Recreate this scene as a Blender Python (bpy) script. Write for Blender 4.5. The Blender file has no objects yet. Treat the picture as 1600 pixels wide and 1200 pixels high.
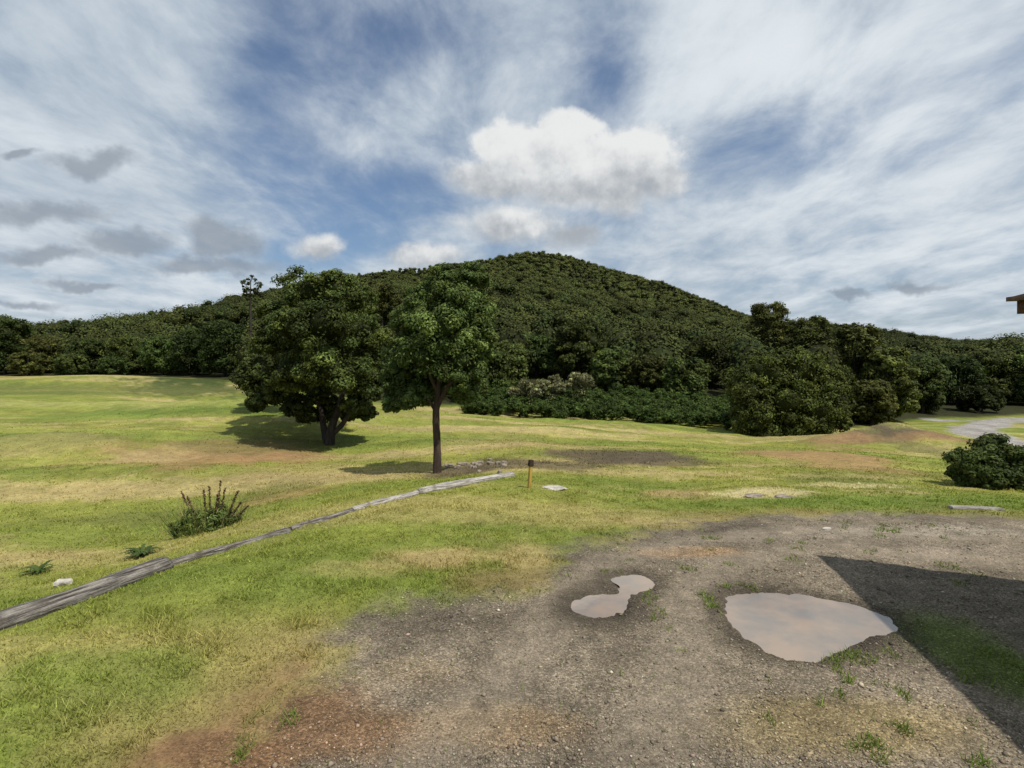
import bpy, bmesh, math, random
import numpy as np
from mathutils import Vector, noise as mnoise
rng = np.random.default_rng(7); random.seed(7)
scene = bpy.context.scene; COL = scene.collection
F = 870.0; HOR = 560.0; CZ = 2.6
# ------------------------------------------------------------------ helpers
def link(o, parent=None):
    COL.objects.link(o)
    if parent: o.parent = parent
    return o
def tag(o, label=None, cat=None, group=None, kind=None):
    if label: o['label'] = label
    if cat: o['category'] = cat
    if group: o['group'] = group
    if kind: o['kind'] = kind
    return o
def empty(name, loc): 
    o = bpy.data.objects.new(name, None); o.location = loc; o.empty_display_size = .2
    return link(o)
class Acc:
    def __init__(s): s.V=[]; s.F=[]; s.C=[]; s.n=0
    def add(s, v, f, c):
        v=np.asarray(v,float).reshape(-1,3); f=np.asarray(f,int)
        c=np.asarray(c,float)
        if c.ndim==1: c=np.tile(c,(len(v),1))
        s.V.append(v); s.F.append(f+s.n); s.C.append(c); s.n+=len(v)
    def build(s, name, mat, parent=None, off=(0,0,0), smooth=False, extra=None):
        v=np.concatenate(s.V)-np.array(off); c=np.concatenate(s.C)
        me=bpy.data.meshes.new(name)
        me.vertices.add(len(v)); me.vertices.foreach_set('co', v.astype(np.float32).ravel())
        li=np.concatenate([f.ravel() for f in s.F])
        tot=np.concatenate([np.full(len(f),f.shape[1]) for f in s.F])
        st=np.concatenate([[0],np.cumsum(tot)[:-1]])
        me.loops.add(len(li)); me.loops.foreach_set('vertex_index', li.astype(np.int32))
        me.polygons.add(len(tot)); me.polygons.foreach_set('loop_start', st.astype(np.int32))
        me.polygons.foreach_set('loop_total', tot.astype(np.int32))
        if smooth: me.polygons.foreach_set('use_smooth', np.ones(len(tot),bool))
        me.update(calc_edges=True)
        a=me.attributes.new('Col','FLOAT_COLOR','POINT')
        a.data.foreach_set('color', np.concatenate([c,np.ones((len(c),1))],1).astype(np.float32).ravel())
        if extra is not None:
            a=me.attributes.new('G','FLOAT','POINT'); a.data.foreach_set('value', extra.astype(np.float32))
        me.materials.append(mat)
        return link(bpy.data.objects.new(name, me), parent)
T=rng.random((256,256))
def vn(x,y):
    xi=np.floor(x).astype(int); yi=np.floor(y).astype(int); fx=x-xi; fy=y-yi
    fx=fx*fx*(3-2*fx); fy=fy*fy*(3-2*fy)
    a=T[xi&255,yi&255]; b=T[(xi+1)&255,yi&255]; c=T[xi&255,(yi+1)&255]; d=T[(xi+1)&255,(yi+1)&255]
    return (a*(1-fx)+b*fx)*(1-fy)+(c*(1-fx)+d*fx)*fy
def fbm(x,y,o=4):
    s=0;a=.5;t=0
    for i in range(o):
        s=s+a*vn(x+17.3*i,y+9.1*i); t+=a; a*=.5; x=x*2.03; y=y*2.03
    return s/t
def sst(a,b,x):
    t=np.clip((x-a)/(b-a),0,1); return t*t*(3-2*t)
def at(px,py,d): return np.array([(px-800)/F*d, d, CZ-(py-HOR)/F*d])
# ------------------------------------------------------------------ terrain
ctrl=[(0,985,5.32),(0,900,9),(0,800,14),(0,740,19),(0,690,27),(0,650,38),(0,632,50),(0,622,62),(0,606,78),(0,588,95),
 (200,880,9.5),(330,828,11),(200,700,25),(200,650,37),(200,640,50),(200,626,62),(250,608,76),(250,590,90),(370,596,85),(370,638,42),(370,640,54),(370,622,68),
 (515,690,27),(515,634,41),(515,634,54),(600,640,46),(600,640,55),(500,770,14),(600,750,15.5),(680,740,17),(700,690,26),(700,660,38),(700,640,52),
 (450,838,8.3),(650,778,11.2),(800,746,13.6),(800,700,23),(800,662,40),(800,645,55),
 (1000,800,10.5),(1000,760,14.2),(1000,700,24),(1000,672,38),(1000,657,50),
 (1200,795,10.5),(1200,740,16),(1200,702,25),(1230,680,42),(1130,664,52),
 (1400,793,10.5),(1400,750,15),(1400,706,25),(1400,692,31),(1390,671,38),(1400,670,44),(1450,660,54),
 (1600,800,10.2),(1600,765,14),(1600,712,26),(1600,670,45),(1600,655,60),
 (-300,640,50),(-300,595,95),(-300,800,14),(1900,660,60),(1900,740,18)]
P=[at(*c) for c in ctrl]
for x in (-3,0,3,6,10):
    for y in (-6,-2,2,5,7.6):
        if not (x==-3 and y>5): P.append(np.array([x,y,0.]))
P+= [np.array([-6,-3,0.]),np.array([-7,2,-.2])]
P=np.array(P)
def tk(r2): return np.where(r2>1e-9, r2*np.log(r2+1e-12), 0)
def wx(x,y): # compress distance so near detail and far field share one spline
    r=np.maximum(np.sqrt(x*x+(y+6)**2),1e-4); k=np.log1p(r/6)/r*6
    return x*k,(y+6)*k
ax,ay=wx(P[:,0],P[:,1]); n=len(P)
K=tk((ax[:,None]-ax)**2+(ay[:,None]-ay)**2)+np.eye(n)*.12
A=np.zeros((n+3,n+3)); A[:n,:n]=K; A[:n,n]=1; A[:n,n+1]=ax; A[:n,n+2]=ay; A[n:,:n]=A[:n,n:].T
W=np.linalg.solve(A,np.concatenate([P[:,2],[0,0,0]]))
MND=[(at(120,640,44),16,4.5,.75),(at(330,640,41),9,3.5,.5),(at(150,630,56),20,5,-.8),(at(330,625,62),12,7,-.9),(at(110,595,82),20,7,1.2),(at(1330,680,34),2.2,.9,.28),(at(1395,676,35),2.4,.9,.5),(at(1450,680,33),1.8,.9,.3),
 (at(1000,712,21),6,1.5,.12),(at(560,640,40),8,4,.3),(at(250,740,19),5,2,.25),(at(130,700,26),6,2.4,.34),(at(1180,772,13.2),.9,.4,.10)]
def h0(x,y):
    x=np.clip(np.asarray(x,float),-110,80); y=np.clip(np.asarray(y,float),-5,100)
    u,v=wx(x,y); out=W[n]+W[n+1]*u+W[n+2]*v
    for i in range(n): out=out+W[i]*tk((u-ax[i])**2+(v-ay[i])**2)
    for c,rx,ry,hh in MND: out=out+hh*np.exp(-((x-c[0])/rx)**2-((y-c[1])/ry)**2)
    return np.clip(out,-4,1.2)
FT=np.array([(-400,95,590),(0,95,588),(200,94,588),(370,85,594),(450,70,608),(600,60,630),(750,57,641),(1130,52,662),(1200,48,674),(1330,48,672),(1450,60,656),(1600,64,650),(2000,64,650)],float)
RT=np.array([(-400,210,508),(0,210,510),(130,210,508),(250,230,494),(380,280,470),(540,310,440),(640,330,430),(730,340,417),(780,345,403),(830,350,398),(880,350,402),(940,345,419),(1000,340,438),(1080,330,460),(1170,310,492),(1240,310,506),(1300,320,515),(1400,420,521),(1500,470,533),(1600,500,537),(2000,500,537)],float)
def cpx(x,y): return np.clip(800+F*x/np.maximum(y,.05*np.abs(x)+.01),-400,2000)
def canH(px,t):
    top=2.0+5*(1-sst(330,480,px))+4.0*sst(1120,1260,px)
    return 6.5*(1-t)+top*t
def hfull(x,y):
    x=np.asarray(x,float); y=np.asarray(y,float)
    z=h0(x,y); px=cpx(x,y)
    y0=np.interp(px,FT[:,0],FT[:,1]); p0=np.interp(px,FT[:,0],FT[:,2])
    z0=CZ-(p0-HOR)/F*y0
    yr=np.interp(px,RT[:,0],RT[:,1]); pr=np.interp(px,RT[:,0],RT[:,2])
    zr=CZ-(pr-HOR)/F*yr-canH(px,1.0)-1.2
    t=(y-y0)/(yr-y0); tc=np.clip(t,0,1)
    s=.55*tc+.45*tc*tc*(3-2*tc)
    zh=z0+(zr-z0)*s+(fbm(x*.02,y*.02,3)-.5)*12*sst(0,.25,tc)*(1-sst(.7,1,tc))
    zh=np.where(t>1, zr-(y-yr)*.22*sst(0,60,y-yr), zh); zh=np.maximum(zh,-12)
    b=sst(-10,0,y-y0)*(y>0)
    z=z*(1-b)+zh*b
    return z
def at_ground(px,py,f=None):
    ds=np.geomspace(2,130,2600); q=at(px,py,1.0)
    x=q[0]*ds; y=ds; z=CZ-(py-HOR)/F*ds
    h=(f or h0)(x,y); i=np.argmax(z<=h)
    if not (z<=h).any(): i=len(ds)-1
    return np.array([x[i],y[i],h[i]])
def gpoly(pts): return np.array([at_ground(*p)[:2] for p in pts])
def sdpoly(x,y,P_):
    d=np.full(x.shape,1e9); ins=np.zeros(x.shape,bool)
    for i in range(len(P_)):
        a=P_[i]; b=P_[(i+1)%len(P_)]; e=b-a
        t=np.clip(((x-a[0])*e[0]+(y-a[1])*e[1])/(e@e+1e-12),0,1)
        d=np.minimum(d,np.hypot(x-a[0]-t*e[0],y-a[1]-t*e[1]))
        c=((a[1]>y)!=(b[1]>y)); 
        xx=e[0]*(y-a[1])/(e[1] if abs(e[1])>1e-9 else 1e-9)+a[0]
        ins^=(c&(x<xx))
    return np.where(ins,-d,d)
def sdline(x,y,P_):
    d=np.full(x.shape,1e9)
    for a,b in zip(P_[:-1],P_[1:]):
        e=b-a; t=np.clip(((x-a[0])*e[0]+(y-a[1])*e[1])/(e@e),0,1); d=np.minimum(d,np.hypot(x-a[0]-t*e[0],y-a[1]-t*e[1]))
    return d
def rounded(P_):
    for _ in range(2):
        Q=[]
        for i in range(len(P_)):
            a=P_[i];b=P_[(i+1)%len(P_)]; Q+= [a*.75+b*.25,a*.25+b*.75]
        P_=np.array(Q)
    return P_
grav=gpoly([(235,1199),(330,1140),(420,1065),(485,1005),(590,968),(720,940),(840,905),(890,865),(980,838),(1060,816),(1150,806),(1300,802),(1500,803),(1600,808)])
grav=np.concatenate([grav,[[14,9.0],[14,-8],[-1,-8],[-1.9,2.0]]])
pud1=rounded(gpoly([(1132,926),(1180,921),(1250,925),(1320,935),(1372,951),(1402,977),(1388,988),(1340,998),(1310,1020),(1268,1032),(1210,1022),(1157,992),(1134,965)]))
pud2=rounded(gpoly([(888,943),(903,930),(935,926),(955,926),(968,920),(952,910),(962,899),(1000,895),(1024,908),(1012,921),(988,927),(981,935),(983,950),(955,964),(914,961),(892,953)]))
tracks=[gpoly([(640,1190),(790,1060),(870,960),(960,875),(1080,845),(1250,828),(1590,845)]),gpoly([(1010,1190),(1060,1060),(1075,930),(1130,880),(1280,855),(1590,880)])]
soil=gpoly([(230,1195),(330,1150),(420,1085),(480,1040)])
roadl=np.array([at(p,600,d)[:2] for p,d in [(1455,59),(1500,57),(1555,53),(1545,48),(1520,43),(1535,38),(1575,34),(1640,31)]])
roadp=np.array([at(p,600,d)[:2] for p,d in [(1510,59),(1560,62),(1660,62),(1660,54),(1560,53)]])
def pat(px,py,pw,ph):
    c=at_ground(px,py); a=at_ground(px,py-ph); b=at_ground(px,py+ph)
    return c[0],c[1],pw*c[1]/F,max(.2,min(abs(a[1]-b[1])/2,14))
def wp(px,d,rx,ry): return ((px-800)/F*d,d,rx,ry)
RED=(.255,.155,.075); DARK=(.085,.066,.043); TAN=(.30,.225,.105); DIRT=(.155,.092,.048); PALE=(.46,.39,.22); DIPSHADE=(.042,.060,.016); OLV=(.10,.108,.032)  # the darkest green paints tree shade into the far-left dip
patches=[(pat(330,708,190,28),RED,.75),(pat(230,712,80,18),TAN,.8),(pat(440,712,90,16),RED,.65),(pat(400,688,150,16),OLV,.5),(pat(470,735,110,14),TAN,.4),
 (wp(318,84,9,9),DIPSHADE,.98),(wp(300,74,10,6),DIPSHADE,.85),(wp(90,72,26,6),OLV,.6),(wp(330,56,10,6),DIPSHADE,.6),(wp(130,43,16,3),(.29,.28,.09),.6),(wp(350,40,8,2.5),(.27,.26,.08),.5),(pat(60,690,120,12),TAN,.4),(pat(560,650,60,7),(.26,.26,.08),.5),  # painted dip shade; bright crest rims and olive behind imitate slope shading
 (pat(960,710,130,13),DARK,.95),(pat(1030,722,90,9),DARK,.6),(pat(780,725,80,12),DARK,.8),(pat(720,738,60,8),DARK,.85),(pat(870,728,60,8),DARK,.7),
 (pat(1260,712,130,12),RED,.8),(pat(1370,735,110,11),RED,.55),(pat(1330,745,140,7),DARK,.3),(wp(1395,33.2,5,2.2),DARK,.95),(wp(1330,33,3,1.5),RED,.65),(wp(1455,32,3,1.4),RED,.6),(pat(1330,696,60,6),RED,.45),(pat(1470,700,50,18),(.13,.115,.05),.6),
 (pat(690,872,110,20),TAN,.8),(pat(560,890,110,16),TAN,.4),(pat(820,872,60,24),TAN,.6),(pat(800,905,110,24),(.19,.14,.065),.6),(pat(1060,771,55,6),TAN,.8),(pat(1190,770,75,9),PALE,.8),(pat(1330,757,90,4),PALE,.6),(pat(450,775,80,11),RED,.6),(pat(800,690,120,14),TAN,.4),(pat(430,770,90,14),OLV,.45),
 (pat(560,745,90,9),TAN,.45),(pat(120,760,150,12),TAN,.35),(pat(300,1165,75,36),DIRT,.8),(pat(60,870,120,10),TAN,.4),(pat(1010,815,100,8),TAN,.4),(pat(200,810,160,12),OLV,.45),
 (pat(150,1060,200,80),(.11,.165,.026),.5),(pat(450,920,140,34),(.11,.16,.026),.4),(pat(620,830,200,12),(.17,.20,.036),.4)]
gpatches=[(pat(450,1105,170,75),DIRT,.9),(pat(350,1180,150,45),DIRT,.95),(pat(580,1150,120,50),DIRT,.75),(pat(1070,862,90,9),(.27,.18,.10),.85),(pat(760,1130,150,40),(.22,.15,.08),.6),
 (pat(1350,1130,260,60),(.20,.155,.075),.75),(pat(1560,1040,95,110),(.085,.11,.026),.95),(pat(1450,830,220,14),(.27,.235,.185),.6),(pat(1250,840,120,12),(.23,.19,.145),.5),(pat(1500,860,140,14),(.22,.18,.14),.5),(pat(640,1050,110,30),(.19,.145,.088),.5),(pat(900,1010,200,16),(.185,.153,.112),.4)]
def colour(x,y):
    r=np.hypot(x,y)
    sg=sdpoly(x,y,grav) 
    nb=fbm(x*1.1,y*1.1,5)-.5; nf=fbm(x*.35+5,y*.35,5)-.5; ns=fbm(x*.05+3,y*.42+8,4)-.5; nl=fbm(x*.06+40,y*.09,3)-.5
    nt_=fbm(x*4.5,y*4.5,3)-.5
    G=1-sst(-.36,.30,sg+nb*1.3+nt_*.6)
    g1=np.array([.114,.154,.027]); g2=np.array([.220,.216,.049]); g3=np.array([.30,.245,.11])
    far=sst(7,20,r)
    m=np.clip(.24+.38*far+nf*1.0+ns*1.9+nl*1.1,0,1)[:,None]
    c=g1*(1-m)+g2*m
    dry=(np.clip(sst(.03,.26,nb*.35+nt_*.25+ns*1.1+nl*.5)*.82,0,1)*(.5+.5*far))[:,None]
    c=c*(1-dry)+g3*dry
    sw=np.sin((y*.9+x*.25+nf*6)*1.3)*.5+fbm(x*.12,y*1.4,3)-.5
    c=c*(1+.24*sw*sst(12,22,r)*(1-sst(60,95,r)))[:,None]
    edge=(np.exp(-np.abs(sg)/.7)*sst(-.1,.25,nb+.12)*.7)[:,None]
    c=c*(1-edge)+np.array([.20,.15,.065])*edge
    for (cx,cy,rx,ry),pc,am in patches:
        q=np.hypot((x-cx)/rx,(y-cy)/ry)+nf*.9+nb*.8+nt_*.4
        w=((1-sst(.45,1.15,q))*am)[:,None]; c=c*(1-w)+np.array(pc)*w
    gc=np.array([.162,.134,.097])*(1+ (nb*.7+nt_*.45+nf*.7)[:,None])
    for (cx,cy,rx,ry),pc,am in gpatches:
        q=np.hypot((x-cx)/rx,(y-cy)/ry)+nf*.6+nb*.8
        w=((1-sst(.4,1.2,q))*am)[:,None]; gc=gc*(1-w)+np.array(pc)*(1+nt_[:,None]*.6)*w
    so_=(1-sst(.05,.45,sdline(x,y,soil)+nb*.8+nt_*.25))[:,None]*.8
    dc=np.array(DIRT)*(1+nt_*.6+nb*.5)[:,None]
    c=c*(1-so_)+dc*so_; gc=gc*(1-so_)+dc*so_
    TR=np.zeros_like(x)
    for tl in tracks: TR=np.maximum(TR,1-sst(.12,.42,sdline(x,y,tl)+nb*.35))
    gc=gc*(1-.4*TR[:,None])+np.array([.235,.195,.145])*.4*TR[:,None]
    wet=np.zeros_like(x)
    for p in (pud1,pud2):
        wet=np.maximum(wet,1-sst(.0,.36,sdpoly(x,y,p)+nb*.35))
    gc=gc*(1-.55*wet[:,None])
    c=c*(1-G[:,None])+gc*G[:,None]
    R=np.maximum(1-sst(-.4,.5,sdpoly(x,y,roadp)+nf*2),1-sst(1.1,1.9,sdline(x,y,roadl)+nf*1.2))
    R=R*(x>0); c=c*(1-R[:,None])+np.array([.25,.235,.215])*(1+nb[:,None]*.8)*R[:,None]
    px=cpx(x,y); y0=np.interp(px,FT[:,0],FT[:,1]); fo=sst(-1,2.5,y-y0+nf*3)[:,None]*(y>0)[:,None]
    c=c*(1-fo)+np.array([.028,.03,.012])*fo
    return np.clip(c,.004,.9),G,R,fo[:,0],TR
def terr(x,y):
    z=hfull(x,y); r=np.hypot(x,y)
    z=z+(fbm(x*.3,y*.3,3)-.5)*.34*sst(9,26,r)*(1-sst(60,90,r))+(fbm(x*.09+7,y*.14,3)-.5)*.8*sst(18,34,r)*(1-sst(60,85,r))
    z=z+(fbm(x*1.6+3,y*1.6,4)-.5)*.07*sst(2,8,r)+(fbm(x*7,y*7,3)-.5)*.02
    for p in (pud1,pud2):
        m=r<14; s=np.full(x.shape,9.0); s[m]=sdpoly(x[m],y[m],p)
        k=1-sst(.15,.8,s); z=z*(1-k)+k*((fbm(x*5,y*5,3)-.5)*.034+(fbm(x*16,y*16,3)-.5)*.020-.05*(1-sst(-.18,.11,s)))
    return z
# ------------------------------------------------------------------ materials
class NT:
    def __init__(s,nt): s.nt=nt
    def node(s,t,**k):
        n_=s.nt.nodes.new(t)
        for a,b in k.items(): setattr(n_,a,b)
        return n_
    def put(s,sock,v):
        if isinstance(v,bpy.types.NodeSocket): s.nt.links.new(v,sock)
        else: sock.default_value=v
    def m(s,op,a,b=None,c=None):
        n_=s.node('ShaderNodeMath',operation=op); s.put(n_.inputs[0],a)
        if b is not None: s.put(n_.inputs[1],b)
        if c is not None: s.put(n_.inputs[2],c)
        return n_.outputs[0]
    def ss(s,x,a,b,lo=0.,hi=1.):
        n_=s.node('ShaderNodeMapRange',interpolation_type='SMOOTHSTEP'); s.put(n_.inputs[0],x)
        for i,v in zip((1,2,3,4),(a,b,lo,hi)): s.put(n_.inputs[i],v)
        return n_.outputs[0]
    def mix(s,f,a,b,bt='MIX'):
        n_=s.node('ShaderNodeMix',data_type='RGBA',blend_type=bt,clamp_factor=True); s.put(n_.inputs[0],f)
        for i,v in ((6,a),(7,b)):
            if isinstance(v,tuple): v=tuple(v)+(1,) if len(v)==3 else v
            s.put(n_.inputs[i],v)
        return n_.outputs[2]
    def noise(s,vec,scale,detail=4,rough=.55,dist=0.):
        n_=s.node('ShaderNodeTexNoise'); 
        if vec is not None: s.put(n_.inputs['Vector'],vec)
        for k,v in (('Scale',scale),('Detail',detail),('Roughness',rough),('Distortion',dist)): n_.inputs[k].default_value=v
        return n_.outputs[0]
    def scale(s,vec,v):
        n_=s.node('ShaderNodeVectorMath',operation='MULTIPLY'); s.put(n_.inputs[0],vec); n_.inputs[1].default_value=v
        return n_.outputs[0]
def newmat(name):
    m=bpy.data.materials.new(name); m.use_nodes=True
    t=NT(m.node_tree); b=m.node_tree.nodes['Principled BSDF']
    b.inputs['Roughness'].default_value=.85; b.inputs['Specular IOR Level'].default_value=.2
    return m,t,b
def attr(t,nm): return t.node('ShaderNodeAttribute',attribute_name=nm)
def bump(t,b,h,st,dist):
    n_=t.node('ShaderNodeBump'); n_.inputs['Strength'].default_value=st; n_.inputs['Distance'].default_value=dist
    t.put(n_.inputs['Height'],h); t.put(b.inputs['Normal'],n_.outputs[0])
def mat_ground():
    m,t,b=newmat('ground_earth'); g=attr(t,'G').outputs['Fac']; c=attr(t,'Col').outputs['Color']
    pos=t.node('ShaderNodeTexCoord').outputs['Object']
    n1=t.noise(pos,45,5,.7); n2=t.noise(pos,7,4,.65); n3=t.noise(pos,1.3,4,.65)
    vo=t.node('ShaderNodeTexVoronoi'); t.put(vo.inputs['Vector'],pos); vo.inputs['Scale'].default_value=75
    sp=t.node('ShaderNodeSeparateColor'); t.put(sp.inputs[0],vo.outputs['Color'])
    f=t.m('MULTIPLY',t.ss(n1,.25,.75,.65,1.35),t.ss(n2,.25,.75,.8,1.2)); f=t.m('MULTIPLY',f,t.ss(n3,.25,.75,.8,1.2))
    gf=t.m('POWER',sp.outputs[0],2.0); gf=t.m('MULTIPLY_ADD',gf,1.0,.67)
    f2=t.m('MULTIPLY',f,gf)
    ff=t.m('ADD',t.m('MULTIPLY',f,t.m('SUBTRACT',1.,g)),t.m('MULTIPLY',f2,g))
    v=t.node('ShaderNodeVectorMath',operation='SCALE'); t.put(v.inputs[0],c); t.put(v.inputs['Scale'],ff)
    t.put(b.inputs['Base Color'],v.outputs[0]); b.inputs['Specular IOR Level'].default_value=.1
    hh=t.m('ADD',n1,t.m('MULTIPLY',n2,1.5)); hh=t.m('SUBTRACT',hh,t.m('MULTIPLY',vo.outputs['Distance'],g))
    bump(t,b,hh,.52,.026)
    return m
def mat_leaf(name,trans=.25,rough=.6):
    m,t,b=newmat(name); c=attr(t,'Col').outputs['Color']
    t.put(b.inputs['Base Color'],c); b.inputs['Roughness'].default_value=rough; b.inputs['Specular IOR Level'].default_value=.08
    if trans>0:
        tr=t.node('ShaderNodeBsdfTranslucent'); v2=t.node('ShaderNodeVectorMath',operation='MULTIPLY'); t.put(v2.inputs[0],c); v2.inputs[1].default_value=(1.2,1.3,.6)
        t.put(tr.inputs[0],v2.outputs[0])
        mx=t.node('ShaderNodeMixShader'); mx.inputs[0].default_value=trans
        t.put(mx.inputs[1],b.outputs[0]); t.put(mx.inputs[2],tr.outputs[0])
        t.put(m.node_tree.nodes['Material Output'].inputs[0],mx.outputs[0])
    return m
def mat_solid(name,c1,c2,sc=(6,6,6),scale=4,rough=.85,bs=.5,bd=.02):
    m,t,b=newmat(name); pos=t.scale(t.node('ShaderNodeTexCoord').outputs['Object'],sc)
    n1=t.noise(pos,scale,7,.65); t.put(b.inputs['Base Color'],t.mix(t.ss(n1,.3,.7),c1,c2)); b.inputs['Roughness'].default_value=rough
    bump(t,b,n1,bs,bd); return m
def mat_vcol(name,rough=.9):
    m,t,b=newmat(name); t.put(b.inputs['Base Color'],attr(t,'Col').outputs['Color']); b.inputs['Roughness'].default_value=rough; return m
M_ground=mat_ground(); M_leaf=mat_leaf('leaves',.2); M_far=mat_leaf('far_canopy',0,.8); M_grass=mat_leaf('grass_blades',.3,.6)
M_bark=mat_solid('bark_brown',(.085,.057,.042),(.032,.024,.019),(1,1,.25),9,.9,.9,.05)
M_barkg=mat_solid('bark_grey',(.06,.05,.04),(.022,.018,.015),(1,1,.3),7,.9,.8,.04)
M_stone=mat_solid('pale_stone',(.50,.47,.42),(.26,.235,.205),(1,1,1),7)
M_rub=mat_solid('rubble_stone',(.30,.26,.21),(.11,.09,.07),(1,1,1),7)
M_gravel=mat_vcol('gravel_stone')
# ------------------------------------------------------------------ ground sheets
th=np.concatenate([np.linspace(-180,-52,34)[:-1],np.linspace(-52,52,470),np.linspace(52,180,34)[1:]])*math.pi/180
rr=np.concatenate([[.02],np.geomspace(.5,1100,700)])
TH,RR=np.meshgrid(th,rr); gx=(np.sin(TH)*RR).ravel(); gy=(np.cos(TH)*RR).ravel()
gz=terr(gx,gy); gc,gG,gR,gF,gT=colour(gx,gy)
nr,nc=TH.shape; ii=(np.arange(nr-1)[:,None]*nc+np.arange(nc-1)[None]).ravel()
faces=np.stack([ii,ii+1,ii+1+nc,ii+nc],1)[:,::-1]
def fm(a): return a[faces].mean(1)
fG=fm(gG)>.5; fR=fm(gR)>.5; fF=(fm(gF)>.5)
def sheet(name,mask,label,cat):
    f=faces[mask]
    if not len(f): print('EMPTY',name); return
    u,inv=np.unique(f.ravel(),return_inverse=True)
    a=Acc(); a.add(np.stack([gx[u],gy[u],gz[u]],1),inv.reshape(-1,4),gc[u])
    o=a.build(name,M_ground,smooth=True,extra=np.maximum(gG[u]*(1-.4*gT[u]),gR[u]*.6)); tag(o,label,cat,kind='structure'); return o
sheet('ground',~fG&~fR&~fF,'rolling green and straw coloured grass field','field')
sheet('gravel_driveway',fG&~fF,'brown gravel turning area in the foreground with puddles','driveway')
sheet('road',fR&~fG&~fF,'pale grey gravel road at the right edge of the field','road')
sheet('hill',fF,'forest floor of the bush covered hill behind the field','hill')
# puddles
def puddle(poly,label):
    c=poly.mean(0); d=poly-c; L=np.hypot(d[:,0],d[:,1])[:,None]; pts=poly+d/L*.10
    bm=bmesh.new(); vs=[bm.verts.new((p[0],p[1],-.016)) for p in pts]; f=bm.faces.new(vs)
    f.normal_update()
    if f.normal.z<0: f.normal_flip()
    bmesh.ops.triangulate(bm,faces=bm.faces[:])
    me=bpy.data.meshes.new('puddle'); bm.to_mesh(me); bm.free(); me.materials.append(M_water)
    o=link(bpy.data.objects.new('puddle',me)); tag(o,label,'puddle',kind='structure')
m,t,b=newmat('muddy_water'); pos=t.node('ShaderNodeTexCoord').outputs['Object']
t.put(b.inputs['Base Color'],t.mix(t.ss(t.noise(pos,1.7,4,.6),.34,.66),(.25,.182,.125),(.16,.138,.114)))
b.inputs['Roughness'].default_value=.02; b.inputs['IOR'].default_value=1.6; b.inputs['Specular IOR Level'].default_value=1.
bump(t,b,t.noise(pos,9,2),.03,.01); M_water=m
puddle(pud1,'large muddy puddle on the gravel beside the building shadow'); puddle(pud2,'small figure eight shaped puddle on the gravel')
# ------------------------------------------------------------------ gravel stones
def inpud(x,y,mg=.02): return (sdpoly(x,y,pud1)<mg)|(sdpoly(x,y,pud2)<mg)
N=105000; a_=rng.uniform(-.81,.81,N); r_=np.exp(rng.uniform(np.log(2.9),np.log(12),N)); x=np.sin(a_)*r_; y=np.cos(a_)*r_
gcc,G,_,_,TR=colour(x,y); red=gcc[:,0]/gcc[:,2]
k=(rng.random(N)<G**1.5*(.35+.65*(fbm(x*1.4,y*1.4)>.47))*(1-.7*TR)*np.where(red>2.6,.3,1))&~inpud(x,y); x=x[k];y=y[k];r_=r_[k];gcc=gcc[k];N=len(x)
s=rng.lognormal(-5.35,.48,N)*(1+.06*r_); s=np.minimum(s,.03); z=terr(x,y)
octv=np.array([[1,0,0],[-1,0,0],[0,1,0],[0,-1,0],[0,0,1],[0,0,-1]],float); octf=np.array([[0,2,4],[2,1,4],[1,3,4],[3,0,4],[2,0,5],[1,2,5],[3,1,5],[0,3,5]])
ang=rng.uniform(0,6.28,N); v=octv[None]*(s[:,None,None]*rng.uniform(.55,1.3,(N,6,1)))*np.array([1,1,.6])
ca,sa=np.cos(ang)[:,None],np.sin(ang)[:,None]
v=np.stack([v[:,:,0]*ca-v[:,:,1]*sa+x[:,None],v[:,:,0]*sa+v[:,:,1]*ca+y[:,None],v[:,:,2]+z[:,None]+s[:,None]*.22],2)
cc=(gcc*.66+np.array([.235,.198,.15])*.40)*rng.lognormal(0,.38,(N,1))*rng.uniform(.93,1.07,(N,3)); cc=np.clip(cc,.03,.6)
acc=Acc(); acc.add(v,(octf[None]+6*np.arange(N)[:,None,None]).reshape(-1,3),np.repeat(cc,6,0))
tag(acc.build('gravel',M_gravel),'loose brown and grey gravel stones on the turning area','gravel',kind='stuff')
# ------------------------------------------------------------------ grass blades
N=600000; a_=rng.uniform(-.84,.80,N); r_=np.exp(rng.uniform(np.log(2.9),np.log(46),N)); x=np.sin(a_)*r_; y=np.cos(a_)*r_
c,G,R,fo,TR=colour(x,y)
tuft=fbm(x*3.3+50,y*3.3,3); bare=fbm(x*.8+9,y*.8,4)
lum=c[:,1]/(c[:,0]+1e-6)
pr=(1-G)**1.4*np.clip((lum-.66)*4,.04,1)*(.55+.45*sst(.35,.6,tuft))*(1-.8*sst(12,40,r_))+G*.8*sst(.66,.74,tuft)*sst(.42,.55,bare)+G*(.016*(lum>.75)+.45*(lum>.97)*sst(.38,.58,tuft))
pr=pr*(1-R)*(1-fo)
k=(rng.random(N)<pr)&~inpud(x,y,.02); x=x[k];y=y[k];r_=r_[k];c=c[k];G=G[k];tuft=tuft[k];N=len(x)
z=terr(x,y)-.005
hgt=(.012+.024*rng.random(N)**1.7)*(1+1.1*sst(.54,.75,tuft))*(1+.010*r_)*(1+.4*(1-sst(4,8,r_)))*(1-.3*G)
wid=(.0015+.0007*r_)*rng.uniform(.7,1.3,N)
an=rng.uniform(0,6.28,N); la=rng.uniform(0,6.28,N); ln=hgt*rng.uniform(.2,1.4,N)
base=np.stack([x,y,z],1); wv=np.stack([np.cos(an)*wid,np.sin(an)*wid,0*wid],1)
tip=base+np.stack([np.cos(la)*ln,np.sin(la)*ln,hgt],1)
v=np.stack([base-wv,base+wv,tip],1)
gcol=np.array([.095,.135,.026])
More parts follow.
